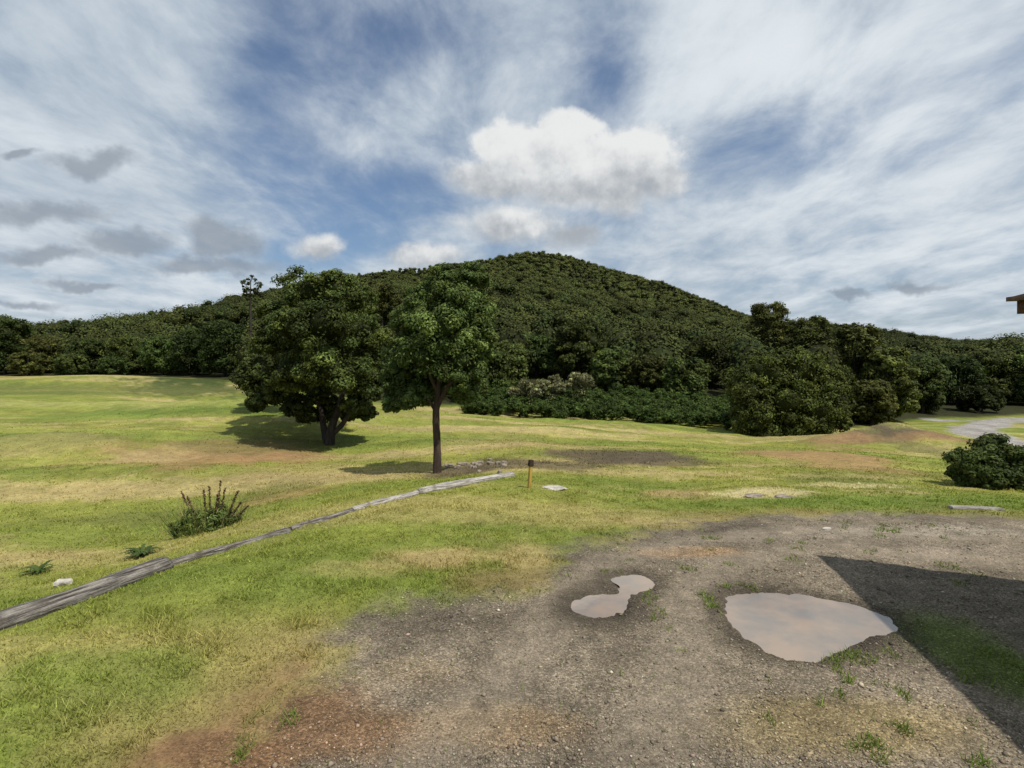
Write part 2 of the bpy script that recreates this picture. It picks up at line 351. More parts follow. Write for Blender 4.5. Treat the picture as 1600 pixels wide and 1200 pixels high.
cb=c*(1-G[:,None])+gcol*G[:,None]; cb=cb*rng.lognormal(.24,.24,(N,1))
st=(rng.random(N)<.09)[:,None]; cb=np.where(st,cb*.5+np.array([.33,.28,.13])*.55,cb)
tipc=np.clip(cb*1.2,0,.7)
acc=Acc(); acc.add(v,np.arange(3*N).reshape(-1,3),np.stack([cb*.9,cb,tipc],1).reshape(-1,3))
tag(acc.build('grass',M_grass),'short green and straw coloured grass blades over the field','grass',kind='stuff')
# ------------------------------------------------------------------ foliage
ph=(1+5**.5)/2
icoV=np.array([(-1,ph,0),(1,ph,0),(-1,-ph,0),(1,-ph,0),(0,-1,ph),(0,1,ph),(0,-1,-ph),(0,1,-ph),(ph,0,-1),(ph,0,1),(-ph,0,-1),(-ph,0,1)],float); icoV/=np.linalg.norm(icoV[0])
icoF=np.array([(0,11,5),(0,5,1),(0,1,7),(0,7,10),(0,10,11),(1,5,9),(5,11,4),(11,10,2),(10,7,6),(7,1,8),(3,9,4),(3,4,2),(3,2,6),(3,6,8),(3,8,9),(4,9,5),(2,4,11),(6,2,10),(8,6,7),(9,8,1)])
def rdir(n_): 
    v=rng.normal(size=(n_,3)); return v/np.linalg.norm(v,axis=1,keepdims=True)
def norm(v): return v/(np.linalg.norm(v,axis=1,keepdims=True)+1e-9)
def leaves(acc,p,nrm,size,col,asp=.55):
    t_=norm(np.cross(nrm,rdir(len(p)))); b_=np.cross(nrm,t_); s_=size[:,None] if isinstance(size,np.ndarray) else size
    v=np.stack([p+t_*s_*.5,p+b_*s_*.5*asp+t_*s_*.08,p-t_*s_*.5,p-b_*s_*.5*asp],1)
    acc.add(v.reshape(-1,3),np.arange(4*len(p)).reshape(-1,4),np.repeat(col,4,0))
def cores(acc,c,R,col):
    n_=len(c); j=rng.uniform(.8,1.15,(n_,12,1))
    v=c[:,None]+icoV[None]*R[:,None]*j
    acc.add(v.reshape(-1,3),(icoF[None]+12*np.arange(n_)[:,None,None]).reshape(-1,3),np.asarray(col))
def foliage(acc,lobes,nsub,nleaf,size,col,flat=.75,spread=.78,srange=(.30,.5),core=.55,asp=.55,var=.25,lowcut=-.8,fill=3,lvar=.12):
    col0=np.array(col)
    for c,R in lobes:
        col=col0*rng.lognormal(0,lvar)
        c=np.array(c); R=np.array(R); mr=R.mean()
        d=rdir(nsub*2); d=d[d[:,2]>lowcut][:nsub]; k_=len(d)
        sc=c+d*R*rng.uniform(spread-.15,spread+.12,(k_,1)); sr=mr*rng.uniform(*srange,k_)
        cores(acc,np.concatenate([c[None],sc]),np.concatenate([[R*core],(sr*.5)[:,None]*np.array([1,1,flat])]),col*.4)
        dd=rdir(k_*nleaf); idx=np.repeat(np.arange(k_),nleaf)
        rad=rng.uniform(.55,1.08,(k_*nleaf,1))
        p=sc[idx]+dd*rad*sr[idx][:,None]*np.array([1,1,flat])
        nr_=norm(dd*.9+np.array([0,0,.4])+rng.normal(size=dd.shape)*.3)
        cb=col*rng.lognormal(0,var,(k_,1))[idx]*rng.lognormal(0,.2,(k_*nleaf,1))
        yl=rng.random((k_,1))[idx]; cb=cb*(1+np.array([.25,.10,-.1])*(yl-.4))
        leaves(acc,p,nr_,size*rng.uniform(.7,1.3,k_*nleaf),cb,asp)
        nf_=int(nleaf*fill)
        if nf_:
            dd=rdir(nf_); p=c+dd*R*rng.uniform(.58,1.0,(nf_,1)); nr_=norm(dd*.8+np.array([0,0,.35])+rng.normal(size=dd.shape)*.5)
            leaves(acc,p,nr_,size*rng.uniform(.8,1.5,nf_),col*rng.lognormal(-.12,.25,(nf_,1)),asp)
def tube(acc,pts,radii,col=(.1,.1,.1),seg=10,jit=.08):
    pts=[Vector(p) for p in pts]; n_=len(pts)
    P_=[];R_=[]
    for i in range(n_-1):
        p0=pts[max(i-1,0)];p1=pts[i];p2=pts[i+1];p3=pts[min(i+2,n_-1)]
        for k_ in range(5):
            t_=k_/5; P_.append(.5*((2*p1)+(p2-p0)*t_+(2*p0-5*p1+4*p2-p3)*t_*t_+(3*p1-p0-3*p2+p3)*t_**3)); R_.append(radii[i]*(1-t_)+radii[i+1]*t_)
    P_.append(pts[-1]);R_.append(radii[-1])
    V=[]
    for i,p in enumerate(P_):
        tn=(P_[min(i+1,len(P_)-1)]-P_[max(i-1,0)]).normalized(); u=tn.cross(Vector((.3,1,.2))).normalized(); w=tn.cross(u)
        for k_ in range(seg):
            a=k_/seg*6.2832; rr_=R_[i]*(1+random.uniform(-jit,jit)); V.append(p+(u*math.cos(a)+w*math.sin(a))*rr_)
    Fq=[]
    for i in range(len(P_)-1):
        for k_ in range(seg): Fq.append((i*seg+k_,i*seg+(k_+1)%seg,(i+1)*seg+(k_+1)%seg,(i+1)*seg+k_))
    acc.add(np.array([tuple(v) for v in V]),np.array(Fq),col)
    e=(len(P_)-1)*seg
    acc.F.append(np.array([[e+k_ for k_ in range(seg)]])+acc.n-len(V)); acc.F.append(np.array([[k_ for k_ in range(seg)][::-1]])+acc.n-len(V))
def gnd(x,y): return float(terr(np.array([x]),np.array([y]))[0])
def tree(name,label,cat,base,lobes,stems,nsub,nleaf,size,col,group=None,bark=None,**kw):
    root=empty(name,base); tag(root,label,cat,group)
    for i,(pts,rad) in enumerate(stems):
        a=Acc(); tube(a,pts,rad); a.build('trunk' if rad[0]>.09 or i==0 else 'branch',bark or M_barkg,root,base,True)
    a=Acc(); foliage(a,lobes,nsub,nleaf,size,col,**kw); a.build('crown',M_leaf,root,base)
    return root
# big left tree
b0=at_ground(515,690); d0=b0[1]; b0[2]=gnd(b0[0],b0[1])
L=[(478,456,42,0),(522,451,32,.4),(556,470,33,1.0),(434,492,28,.6),(458,515,38,-1.2),(510,510,48,-1.8),(560,520,40,.2),(584,556,25,.4),(418,536,26,.8),(392,590,28,.6),(410,618,24,.4),(452,582,38,-1.2),(512,575,38,-2.0),(550,588,36,-1.0),(574,612,21,.2),(436,614,24,.2),(500,614,28,1.0),(510,490,50,2.6),(465,545,46,2.8),(545,555,40,2.6),(404,570,22,2.2),(400,634,13,.8),(558,632,20,-.4),(466,636,21,-.7),(526,636,21,1.2),(505,646,19,1.6),(572,644,15,.6),(480,650,15,.6),(545,648,13,1.0),(430,565,40,4.6),(400,600,28,4.2),(480,590,40,4.8),(530,595,32,4.4),(450,622,20,3.),
   (398,592,26,7),(415,545,32,7),(445,590,38,8),(500,560,40,6.5),(400,600,24,9.5)]
lob=[(at(px,py,d0+dz*1.15),np.array([r*1.08,r*1.08,r*.88])*d0/F) for px,py,r,dz in L]
g=lambda px,py,dz=0: at(px,py,d0+dz)
st=[([b0-[0,0,.25],g(518,668),g(528,642,.2),g(536,600,.3),g(530,520)],[.26,.20,.16,.12,.07]),
    ([g(517,680),g(534,664),g(552,636,-.3),g(566,604,-.3)],[.15,.12,.09,.06]),
    ([b0+[-.12,.2,-.25],g(505,664,.4),g(500,636,.6),g(474,596,.5)],[.19,.15,.12,.06])]
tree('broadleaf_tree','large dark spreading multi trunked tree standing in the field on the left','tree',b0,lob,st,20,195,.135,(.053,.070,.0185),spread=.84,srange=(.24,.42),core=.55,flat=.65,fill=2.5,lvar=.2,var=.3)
# middle tree
b1=at_ground(683,741); d1=b1[1]; b1[2]=gnd(b1[0],b1[1]); g=lambda px,py,dz=0: at(px,py,d1+dz)
L=[(690,440,27,0),(738,433,26,.3),(667,470,32,.3),(712,470,37,-.3),(744,482,27,.4),(644,508,32,.4),(690,512,42,-.6),(736,522,35,.0),(626,552,29,.2),(664,556,38,-.5),(714,562,40,-.3),(746,556,22,.3),(622,598,25,.1),(650,602,29,.4),(690,592,28,.6),(730,600,27,.2),(614,630,16,.1),(638,626,16,-.3),(745,604,16,.2),(700,490,46,1.0),(670,545,44,1.0),(722,540,40,1.0),(644,580,30,.8),(713,442,20,.5),(612,575,16,.1),(756,535,14,.2),(724,618,16,.3),(660,622,15,.3)]
lob=[(at(px,py,d1+dz*1.1),np.array([r*1.1,r*1.1,r*.94])*d1/F) for px,py,r,dz in L]
st=[([b1-[0,0,.2],g(683,700),g(681,650),g(685,610),g(690,540),g(700,460)],[.15,.115,.105,.095,.07,.03]),
    ([g(685,632),g(698,606,-.1),g(714,588,-.1),g(738,550)],[.075,.06,.05,.03]),
    ([g(682,645),g(662,612,.1),g(636,585,.1),g(618,560,.1)],[.055,.045,.035,.02]),
    ([g(684,615),g(668,575,-.2),g(655,530,-.2)],[.06,.05,.03]),
    ([g(692,540),g(722,490,0),g(742,440,.2)],[.07,.05,.025])]
tree('eucalypt_tree','slender tall tree with straight bare brown trunk beside the log edging','tree',b1,lob,st,23,215,.092,(.074,.104,.030),bark=M_bark,spread=.85,srange=(.22,.38),core=.55,flat=.8,asp=.45,fill=3,lvar=.18,var=.3)
# edge trees
def dome(px,top,hw,D,n_=8,low=.12,depth=1.0):
    x=(px-800)/F*D; zb=gnd(x,D); zt=CZ+(HOR-top)/F*D; H=zt-zb; rx=hw*D/F; cz=zb+H*(low+(1-low)*.5); rz=H*(1-low)*.5
    lr=.52*min(rx,rz*.9); L=[]
    for i in range(n_):
        a=i*2.39996+random.random(); zz=-.85+1.85*((i+.5)/n_); q=max(.2,1-abs(zz)**2.6)**.5
        s_=lr*random.uniform(.7,1.2)*(1 if zz<.6 else .8)
        L.append((np.array([x+math.cos(a)*(rx-s_*.75)*q,D+math.sin(a)*(rx-s_*.75)*q*depth,min(cz+zz*(rz-s_*.5),zt-s_*1.05)]),np.array([s_,s_,s_*.85])))
    L.append((np.array([x+random.uniform(-.3,.3)*rx,D,zt-lr*.95]),np.array([lr,lr,lr*.85])*.9))
    return (x,D,zb),L,H
GRP='forest edge trees'
ET=[(8,488,38,101,'dark rounded tree at the forest edge, leftmost in the photo'),(66,520,30,104,'forest edge tree on the far left, second from the left'),
(44,548,26,97,'low dark tree at the far left field edge, in front of taller ones'),(142,526,32,103,'forest edge tree on the left above the grassy rise, fourth from the left'),
(112,552,24,97,'small tree at the left field edge below the skyline trees'),(203,520,32,101,'broad dark tree above the left grassy rise, right of its middle'),
(180,556,22,96,'low bushy tree right against the left grassy rise'),(254,522,32,98,'dense dark tree behind the left rise, two trees left of the large spreading tree'),
(303,508,34,96,'tall dense tree behind the left rise, third left of the large spreading tree'),(350,496,34,92,'dark tree touching the left side of the large spreading tree'),
(598,442,34,68,'tall dark tree behind the gap between the two field trees'),(648,520,34,66,'dark tree mostly hidden behind the slender field tree'),
(785,530,36,64,'forest edge tree just right of the slender field tree'),(838,518,38,74,'dark tree behind the pale blossoming shrubs'),
(902,500,40,72,'tall dark tree behind the right end of the pale blossoming shrubs'),(958,540,36,66,'dark tree behind the middle of the bracken band'),
(1012,552,36,64,'rounded tree behind the bracken band, right of its middle'),(1070,555,38,62,'dark tree behind the right end of the bracken band'),
(1110,520,38,74,'tall tree at the foot of the hill left of the huge round bushy tree'),(1203,468,38,96,'tall dark skyline tree above the huge round bushy tree'),
(1266,490,38,90,'dark skyline tree on the ridge, right of the tallest ridge tree'),(1338,500,46,60,'tall dense tree right behind the huge round bushy tree'),
(1392,540,36,56,'dark tree sloping down toward the road at right'),(1362,590,30,52,'low rounded tree in front of the tall dense tree at right'),
(1440,558,32,66,'dark tree behind the start of the pale gravel road'),(1496,554,36,76,'forest tree behind the gravel road at right'),
(1556,545,38,78,'forest tree above the gravel road, second from the right edge'),(1614,552,38,76,'forest tree cut by the right edge of the photo'),(1530,600,30,68,'low bushy tree standing over the gravel road at right')]
for px,top,hw,D,lab in ET:
    base,L,H=dome(px,top,hw,D,16,low=-.04)
    x,y,z=base; col=np.array([.050,.065,.0175])*rng.lognormal(0,.2)*np.array([rng.uniform(.85,1.22),1,1])
    if px in (598,648): col=col*.65
    st=[([(x,y,z-.3),(x+.15,y,z+H*.25),(x-.1,y+.1,z+H*.5),(x,y,z+H*.8)],[.28,.22,.16,.05])]
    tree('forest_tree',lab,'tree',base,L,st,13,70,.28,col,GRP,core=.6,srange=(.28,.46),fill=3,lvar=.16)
# emergent tree on left skyline
D=104; x,y=at(392,430,D)[:2]; z=gnd(x,y); g=lambda px,py,dz=0: at(px,py,D+dz)
lob=[(g(393,436),np.array([7,7,6])*D/F),(g(383,444,.5),np.array([7,7,6.])*D/F),(g(402,446,-.4),np.array([7,7,6.])*D/F),(g(390,452),np.array([8,8,6.])*D/F),(g(381,458,.3),np.array([6,6,6.])*D/F),(g(402,460,.3),np.array([7,7,6.])*D/F),(g(392,466),np.array([7,7,7.])*D/F)]
tree('emergent_tree','tall thin tree with small open crown rising above the left skyline','tree',(x,y,z),lob,[([(x,y,z),g(392,520),g(391,470),g(392,440)],[.3,.25,.18,.05])],8,22,.32,(.045,.053,.018),core=.2,fill=1,spread=.9)
# huge round bushy tree
bb=at_ground(1232,682); D=bb[1]
base,L,H=dome(1232,542,94,D+3.2,16,low=.0,depth=.7)
L2=[(at(px,py,D+dz),np.array([r,r,r*.9])*D/F) for px,py,r,dz in [(1176,612,34,1),(1200,585,42,1.4),(1250,580,44,1.4),(1288,610,37,1.2),(1225,628,48,.6),(1270,640,42,.6),(1172,648,30,.8),(1302,648,26,1),(1232,567,34,2),(1195,655,32,.3),(1235,658,32,.2),(1278,662,28,.3),(1160,662,18,.8),(1310,660,18,.8),(1180,668,22,.4),(1255,668,22,.2),(1296,582,24,2),(1170,586,22,2)]]
tree('bushy_tree','huge round bushy olive green tree with foliage down to the grass','tree',base,L+L2,[([(base[0],base[1],base[2]-.2),(base[0],base[1],base[2]+2),(base[0]+.2,base[1],base[2]+4)],[.4,.3,.15])],18,115,.175,(.060,.074,.0175),core=.6,srange=(.24,.40),lvar=.18)
# pale shrubs
for px,py,lab in [(826,606,'pale cream blossoming shrub, left of three behind the bracken'),(866,600,'pale cream blossoming shrub, middle of three behind the bracken'),(908,596,'pale cream blossoming shrub, right of three behind the bracken')]:
    D=56.5; c=at(px,py,D); base=(c[0],c[1],gnd(c[0],c[1])); L=[(c+np.array([random.uniform(-1.4,1.4),random.uniform(-.8,.4),random.uniform(-.5,.4)]),np.array([.75,.75,.55])) for i in range(7)]
    L+= [(np.array([c[0],c[1],base[2]+1.2]),np.array([1.2,1.2,1.3]))]
    tree('flowering_shrub',lab,'shrub',base,L,[([base,(base[0],base[1],base[2]+1.2)],[.12,.06])],10,55,.18,(.17,.17,.085),'pale shrubs',core=.5,var=.6)
# bracken band
a=Acc(); L=[]
for i in range(520):
    q=random.random(); px=random.uniform(725,1150); yb=np.interp(px,FT[:,0],FT[:,1])-5.2+q*12; x=(px-800)/F*yb; z=gnd(x,yb)
    r=random.uniform(.5,.85); L.append((np.array([x,yb,z+random.uniform(.2,1.05)+min(q,.5)*1.3]),np.array([r,r,r*.7])))
foliage(a,L,8,36,.15,(.054,.084,.020),core=.62,fill=2,lvar=.12)
tag(a.build('bracken',M_leaf),'band of low bright green bracken along the foot of the hill','bracken',kind='stuff')
# hillside forest
def grid(sp,ymin,ymax,j=.48):
    X,Y=np.meshgrid(np.arange(-420,470,sp),np.arange(ymin,ymax,sp)); return (X+rng.uniform(-j,j,X.shape)*sp).ravel(),(Y+rng.uniform(-j,j,Y.shape)*sp).ravel()
g1_=grid(3.6,50,170,.9); g2_=grid(2.2,170,360,1.3); g3_=grid(4.4,360,530,.9)
X=np.concatenate([g1_[0],g2_[0],g3_[0]]);Y=np.concatenate([g1_[1],g2_[1],g3_[1]])
pxu=800+F*X/Y; k=(pxu>-140)&(pxu<1740); X=X[k];Y=Y[k];pxu=pxu[k]
y0=np.interp(pxu,FT[:,0],FT[:,1]); yr=np.interp(pxu,RT[:,0],RT[:,1]); tt=(Y-y0)/(yr-y0)
k=(Y>y0+2.5)&(tt<1.02)
for px,top,hw,D,lab in ET: k&=~((np.abs(pxu-px)<hw*1.05)&(Y<D+hw*D/F*.6)&(Y>D-22))
k&=~((Y>170)&(Y<360)&((pxu<420)|(pxu>1180))&(rng.random(len(X))<.45))
X=X[k];Y=Y[k];pxu=pxu[k];y0=y0[k];tt=np.clip(tt[k],0,1); N=len(X)
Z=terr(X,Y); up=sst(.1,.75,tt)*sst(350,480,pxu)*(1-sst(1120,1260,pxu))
big=fbm(X*.03,Y*.03,3)
Rr=(2.7-1.6*up)*np.clip(rng.lognormal(-.08,.36,N),.45,1.55)*np.where(Y>360,1.3,1)*(1+.5*(big-.5))
Hh=canH(pxu,tt)*np.clip(rng.lognormal(-.06,.13,N),.65,1.3)*(1+.5*(big-.5))+Rr*.35
Hh=Hh*np.clip(.45+(Y-y0)/14,.45,1)
front=(Y-y0)<26
Rz=np.where(front,Hh*.5,np.minimum(Hh*.5,Rr*.8)); CZc=Z+Hh-Rz
a=Acc()
ccol=np.array([.046,.059,.0162])*rng.lognormal(0,.2,(N,1))*(1+np.array([.28,.05,-.1])*(rng.random((N,1))-.4))
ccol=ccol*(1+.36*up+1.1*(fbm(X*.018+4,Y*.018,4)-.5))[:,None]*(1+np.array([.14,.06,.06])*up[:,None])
C=np.stack([X,Y,CZc],1); RR3=np.stack([Rr,Rr,Rz],1)
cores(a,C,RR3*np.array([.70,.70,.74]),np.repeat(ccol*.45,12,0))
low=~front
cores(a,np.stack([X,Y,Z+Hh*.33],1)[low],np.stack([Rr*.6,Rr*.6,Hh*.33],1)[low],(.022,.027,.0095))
for j,(sel,nl,sz) in enumerate(((front,340,.40),(~front&(Y<120),200,.41),(~front&(Y>=120)&(Y<170),130,.43),(~front&(Y>=170),50,.40))):
    i=np.where(sel)[0]; md=np.median(Rr[i])
    cnt=np.clip(nl*(Rr[i]/md)**2,nl*.5,nl*3.2).astype(int)
    idx=np.repeat(i,cnt); d=rdir(len(idx))
    if j: d[:,2]=np.where(rng.random(len(idx))<.8,np.abs(d[:,2]),d[:,2])
    am=1. if j<3 else .5
    lob_=1+am*(.17*np.sin(d[:,0]*4+X[idx])*np.sin(d[:,1]*4+Y[idx]*1.3)+.10*np.sin(d[:,2]*6+X[idx]*2+d[:,0]*3))
    p=C[idx]+d*RR3[idx]*(lob_*rng.uniform(.74,.97,len(idx)))[:,None]
    nn=norm(d+np.array([0,0,.25])+rng.normal(size=d.shape)*.28)
    leaves(a,p,nn,sz*rng.uniform(.7,1.3,len(idx)),ccol[idx]*rng.lognormal(0,.2,(len(idx),1)),.7)
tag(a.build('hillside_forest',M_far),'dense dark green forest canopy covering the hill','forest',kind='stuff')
# ------------------------------------------------------------------ small things
m,t,b=newmat('weathered_timber'); uvp=t.node('ShaderNodeTexCoord').outputs['Object']
n1=t.noise(t.scale(uvp,(1.6,34,34)),1,6,.7); n2=t.noise(uvp,4,5,.65)
cc_=t.mix(t.ss(n1,.38,.64),(.045,.038,.032),(.32,.295,.262)); cc_=t.mix(t.ss(n2,.48,.74),cc_,(.10,.085,.07)); t.put(b.inputs['Base Color'],cc_); bump(t,b,n1,1.,.05); M_log=m
m,t,b=newmat('bleached_timber'); uvp=t.node('ShaderNodeTexCoord').outputs['Object']
n1=t.noise(t.scale(uvp,(1.6,34,34)),1,6,.7); n2=t.noise(uvp,4,5,.65)
cc_=t.mix(t.ss(n1,.36,.62),(.13,.115,.10),(.50,.47,.43)); cc_=t.mix(t.ss(n2,.5,.74),cc_,(.17,.15,.12)); t.put(b.inputs['Base Color'],cc_); bump(t,b,n1,1.,.05); M_log2=m
def log(pa,pb,r,lab,lift=.3,mat=None):
    A_=at_ground(*pa);B_=at_ground(*pb); A_[2]=gnd(A_[0],A_[1])+r*lift;B_[2]=gnd(B_[0],B_[1])+r*lift
    d=Vector(B_-A_); Ln=d.length; me=bpy.data.meshes.new('log'); bm=bmesh.new(); seg=20;nn=int(Ln/.07)+2; rings=[]
    for i in range(nn):
        s_=i/(nn-1); ring=[]
        for k_ in range(seg):
            a_=k_/seg*6.2832; ca_,sa_=math.cos(a_),math.sin(a_)
            q=r*(1+.14*mnoise.noise((s_*Ln*1.1,ca_*1.2,sa_*1.2+pa[0]))+.10*mnoise.noise((s_*Ln*1.3+7,ca_*5,sa_*5+pa[1]))+.04*mnoise.noise((s_*Ln*7,ca_*4,sa_*4)))
            if i in (0,nn-1): q*=.9
            ring.append(bm.verts.new((s_*Ln+(.05*mnoise.noise((a_,s_*9,2)) if i in(0,nn-1) else 0),ca_*q+.05*math.sin(s_*5+pa[1])*math.sin(s_*3.14),sa_*q*.92)))
        rings.append(ring)
    for i in range(nn-1):
        for k_ in range(seg): bm.faces.new((rings[i][k_],rings[i+1][k_],rings[i+1][(k_+1)%seg],rings[i][(k_+1)%seg]))
    bm.faces.new(rings[0]); bm.faces.new(rings[-1][::-1])
    bmesh.ops.recalc_face_normals(bm,faces=bm.faces[:])
    for f in bm.faces: f.smooth=True
    bm.to_mesh(me); bm.free(); me.materials.append(mat or M_log)
    o=link(bpy.data.objects.new('log',me)); o.location=A_; o.rotation_euler=d.to_track_quat('X','Z').to_euler(); tag(o,lab,'log','log edging of the lawn')
log((-90,1014),(258,890),.14,'thick dark grey edging log nearest the camera, cut by the left edge',.35)
log((260,887),(452,832),.085,'weathered grey edging log, second from the left edge',.1)
log((454,830),(550,799),.075,'short thin weathered edging log half sunk in grass',.0)
log((551,798),(655,772),.075,'pale weathered edging log in the middle of the row',.1,M_log2)
log((655,773),(800,744),.105,'pale grey edging log at the far end, pointing at the yellow post',.25,M_log2)
# rocks
def rock(name,lab,px,py,w,hh,dp=1.,mat=None,group=None,sub=3,rot=0):
    c=at_ground(px,py); s_=c[1]/F; bm=bmesh.new(); bmesh.ops.create_icosphere(bm,subdivisions=sub,radius=1)
    sd=random.random()*50
    for v in bm.verts:
        q=1+.36*mnoise.noise(v.co*1.4+Vector((sd,0,0)))+.14*mnoise.noise(v.co*4+Vector((0,sd,0)))
        co=v.co*q
        if co.z>.55: co.z=.55+(co.z-.55)*.3
        v.co=Vector((co.x*w*s_*.5,co.y*w*s_*.5*dp,co.z*hh*s_*.7))
    me=bpy.data.meshes.new(name); bm.to_mesh(me); bm.free(); me.materials.append(mat or M_stone)
    o=link(bpy.data.objects.new(name,me)); o.location=(c[0],c[1],gnd(c[0],c[1])+hh*s_*.15); o.rotation_euler=(0,0,rot); tag(o,lab,'rock',group); return o
rock('rock','small white stone on the grass behind the nearest log',98,914,26,13,.7)
rock('rock','flat pale slab of rock in the grass right of the yellow post',864,763,38,5,.75)
for i in range(24):
    px=random.uniform(690,800); py=729+random.gauss(0,5)+(px-745)*-.06
    rock('rock','small brownish stone in the scatter of rubble behind the far edging log',px,py,random.uniform(6,13),random.uniform(5,9),1.,M_rub,'rubble stones by the slender tree',2,random.random()*6)
for px,py,w,lab in [(1292,826,14,'single pale stone lying on the gravel at the back of the turning area'),(1180,775,34,'pale flat stone in the dry grass behind the gravel'),(1225,777,28,'pale flat stone in the dry grass, right of a similar one')]:
    rock('rock',lab,px,py,w,4,.8,M_rub if w>20 else None)
# post
pb=at_ground(827,762); s_=pb[1]/F; pb[2]=gnd(pb[0],pb[1])
root=empty('marker_post',pb); root.rotation_euler=(.03,.06,.5); tag(root,'short yellow marker post with dark cap standing at the end of the logs','post')
M_yel=mat_solid('yellow_paint',(.46,.31,.07),(.27,.185,.055),(1,1,.4),9); M_cap=mat_solid('dark_cap',(.05,.035,.025),(.03,.02,.015))
def rbox(name,sx,sy,z0,z1,mat,parent,taper=1,bev=.008):
    bm=bmesh.new(); bmesh.ops.create_cube(bm,size=1)
    for v in bm.verts:
        k_=taper if v.co.z>0 else 1
        v.co=Vector((v.co.x*sx*k_,v.co.y*sy*k_,z0+(v.co.z+.5)*(z1-z0)))
    bmesh.ops.bevel(bm,geom=bm.edges[:],offset=bev,segments=2,affect='EDGES')
    me=bpy.data.meshes.new(name); bm.to_mesh(me); bm.free(); me.materials.append(mat); return link(bpy.data.objects.new(name,me),parent)
rbox('post',5*s_,5*s_,-.1,34*s_,M_yel,root,.95); rbox('cap',8*s_,6.5*s_,34.1*s_,44*s_,M_cap,root,.85)
# plank at right
pb=at_ground(1525,797); s_=pb[1]/F
pk=rbox('plank',75*s_,14*s_,-.03,.04,M_log2,None,.97,.012); pk.location=(pb[0],pb[1],gnd(pb[0],pb[1])); pk.rotation_euler=(0,0,-.18); tag(pk,'grey timber plank lying at the back edge of the gravel on the right','plank')
def bush(name,lab,px,py,L,size,nl,col,cat='bush',nsub=14,**kw):
    b_=at_ground(px,py); D=b_[1]; b_[2]=gnd(b_[0],b_[1])
    lob=[(at(p,q,D+dz),np.array([r,r,r*.85])*D/F) for p,q,r,dz in L]
    return tree(name,lab,cat,b_,lob,[([b_-[0,0,.1],b_+[0,.1,.25],b_+[.05,.1,.5]],[.06,.045,.02])],nsub,nl,size,col,**kw)
bush('bush','dark green bush at the right edge beside the gravel road',1552,762,[(1520,722,28,0),(1555,708,30,.4),(1590,722,30,.2),(1530,745,24,-.2),(1570,745,28,-.2),(1610,745,28,.2),(1550,690,14,.4),(1503,738,16,.2),(1512,752,14,-.1),(1550,755,16,-.4)],.085,150,(.055,.075,.021),spread=.95,nsub=18)
bush('bush','small round shrub on the grass right of the huge bushy tree',1341,660,[(1341,652,8,0),(1346,656,6,.3)],.2,30,(.055,.075,.02),nsub=8)
# weed clump on left
b_=at_ground(330,828); b_[2]=gnd(b_[0],b_[1]); D=b_[1]
root=empty('weed_clump',b_); tag(root,'green weed clump with brown dock seed spikes below the log edging','weeds')
a=Acc(); foliage(a,[(at(p,q,D+dz),np.array([r,r,r*.85])*D/F) for p,q,r,dz in [(300,814,18,0),(335,804,17,.1),(365,810,13,.1),(282,823,13,-.1),(325,818,20,-.2),(350,818,16,-.1)]],11,40,.085,(.092,.125,.034),core=.2,asp=.2,spread=1.05,flat=1.1,fill=2)
nb_=260; bx_=rng.normal(0,.34,nb_); by_=rng.normal(0,.2,nb_); hb_=rng.uniform(.25,.75,nb_); an=rng.uniform(0,6.28,nb_)
p0=np.stack([b_[0]+bx_,b_[1]+by_,np.full(nb_,b_[2]-.03)],1); w_=np.stack([np.cos(an),np.sin(an),0*an],1)*.009
tp=p0+np.stack([bx_*.5+rng.normal(0,.10,nb_),by_*.5+rng.normal(0,.10,nb_),hb_],1); cbl=np.where(rng.random((nb_,1))<.4,np.array([.30,.25,.12]),np.array([.10,.14,.035]))
a.add(np.stack([p0-w_,p0+w_,tp],1).reshape(-1,3),np.arange(3*nb_).reshape(-1,3),np.repeat(cbl,3,0)); a.build('foliage',M_leaf,root,b_)
M_dockl=mat_leaf('dock_seed_head',0,.8)
for px,py in [(283,768),(292,775),(318,765),(327,760),(345,750),(352,762),(340,772),(372,766),(378,782),(388,790)]:
    a=Acc(); p1=at(px,py,D+random.uniform(-.2,.2)); p0=np.array([p1[0]*.5+b_[0]*.5,p1[1]*.5+b_[1]*.5,b_[2]+.1]); pm=p0*.45+p1*.55
    tube(a,[p0,pm,p1],[.009,.007,.004],(.11,.08,.045),6)
    q=rng.uniform(.4,1,(95,1)); pp=p0+(p1-p0)*q+rng.normal(size=(95,3))*.015*(1.2-q*.6)
    leaves(a,pp,rdir(95),.036,np.tile([.105,.068,.042],(95,1))*rng.uniform(.6,1.4,(95,1)),.8); a.build('seed_spike',M_dockl,root,b_)
def fern(lab,px,py,rad,n_=16,col=(.055,.085,.022),up=.9):
    b_=at_ground(px,py); b_[2]=gnd(b_[0],b_[1]); R=rad*b_[1]/F; a=Acc()
    for i in range(n_):
        an=i/n_*6.283+random.uniform(-.2,.2); ln=R*random.uniform(.75,1.15); u_=random.uniform(.5,1)*up; pts=[];nn=14
        for k_ in range(nn):
            t_=k_/(nn-1); x=ln*t_; z=ln*(u_*t_*1.3-u_*t_*t_*.95)
            c=np.array([math.cos(an)*x,math.sin(an)*x,z]); w=ln*.16*math.sin(math.pi*min(1,t_*.9+.1))*(1 if k_%2 else .45)
            sd=np.array([-math.sin(an),math.cos(an),-.25])*w; sd2=np.array([math.sin(an),-math.cos(an),-.25])*w
            pts+= [b_+c+sd,b_+c,b_+c+sd2]
        f=[]
        for k_ in range(nn-1):
            q=3*k_; f+=[(q,q+1,q+4,q+3),(q+1,q+2,q+5,q+4)]
        a.add(np.array(pts),np.array(f),np.array(col)*random.uniform(.7,1.3))
    o=a.build('fern',M_leaf,None,b_); o.location=b_; tag(o,lab,'fern')
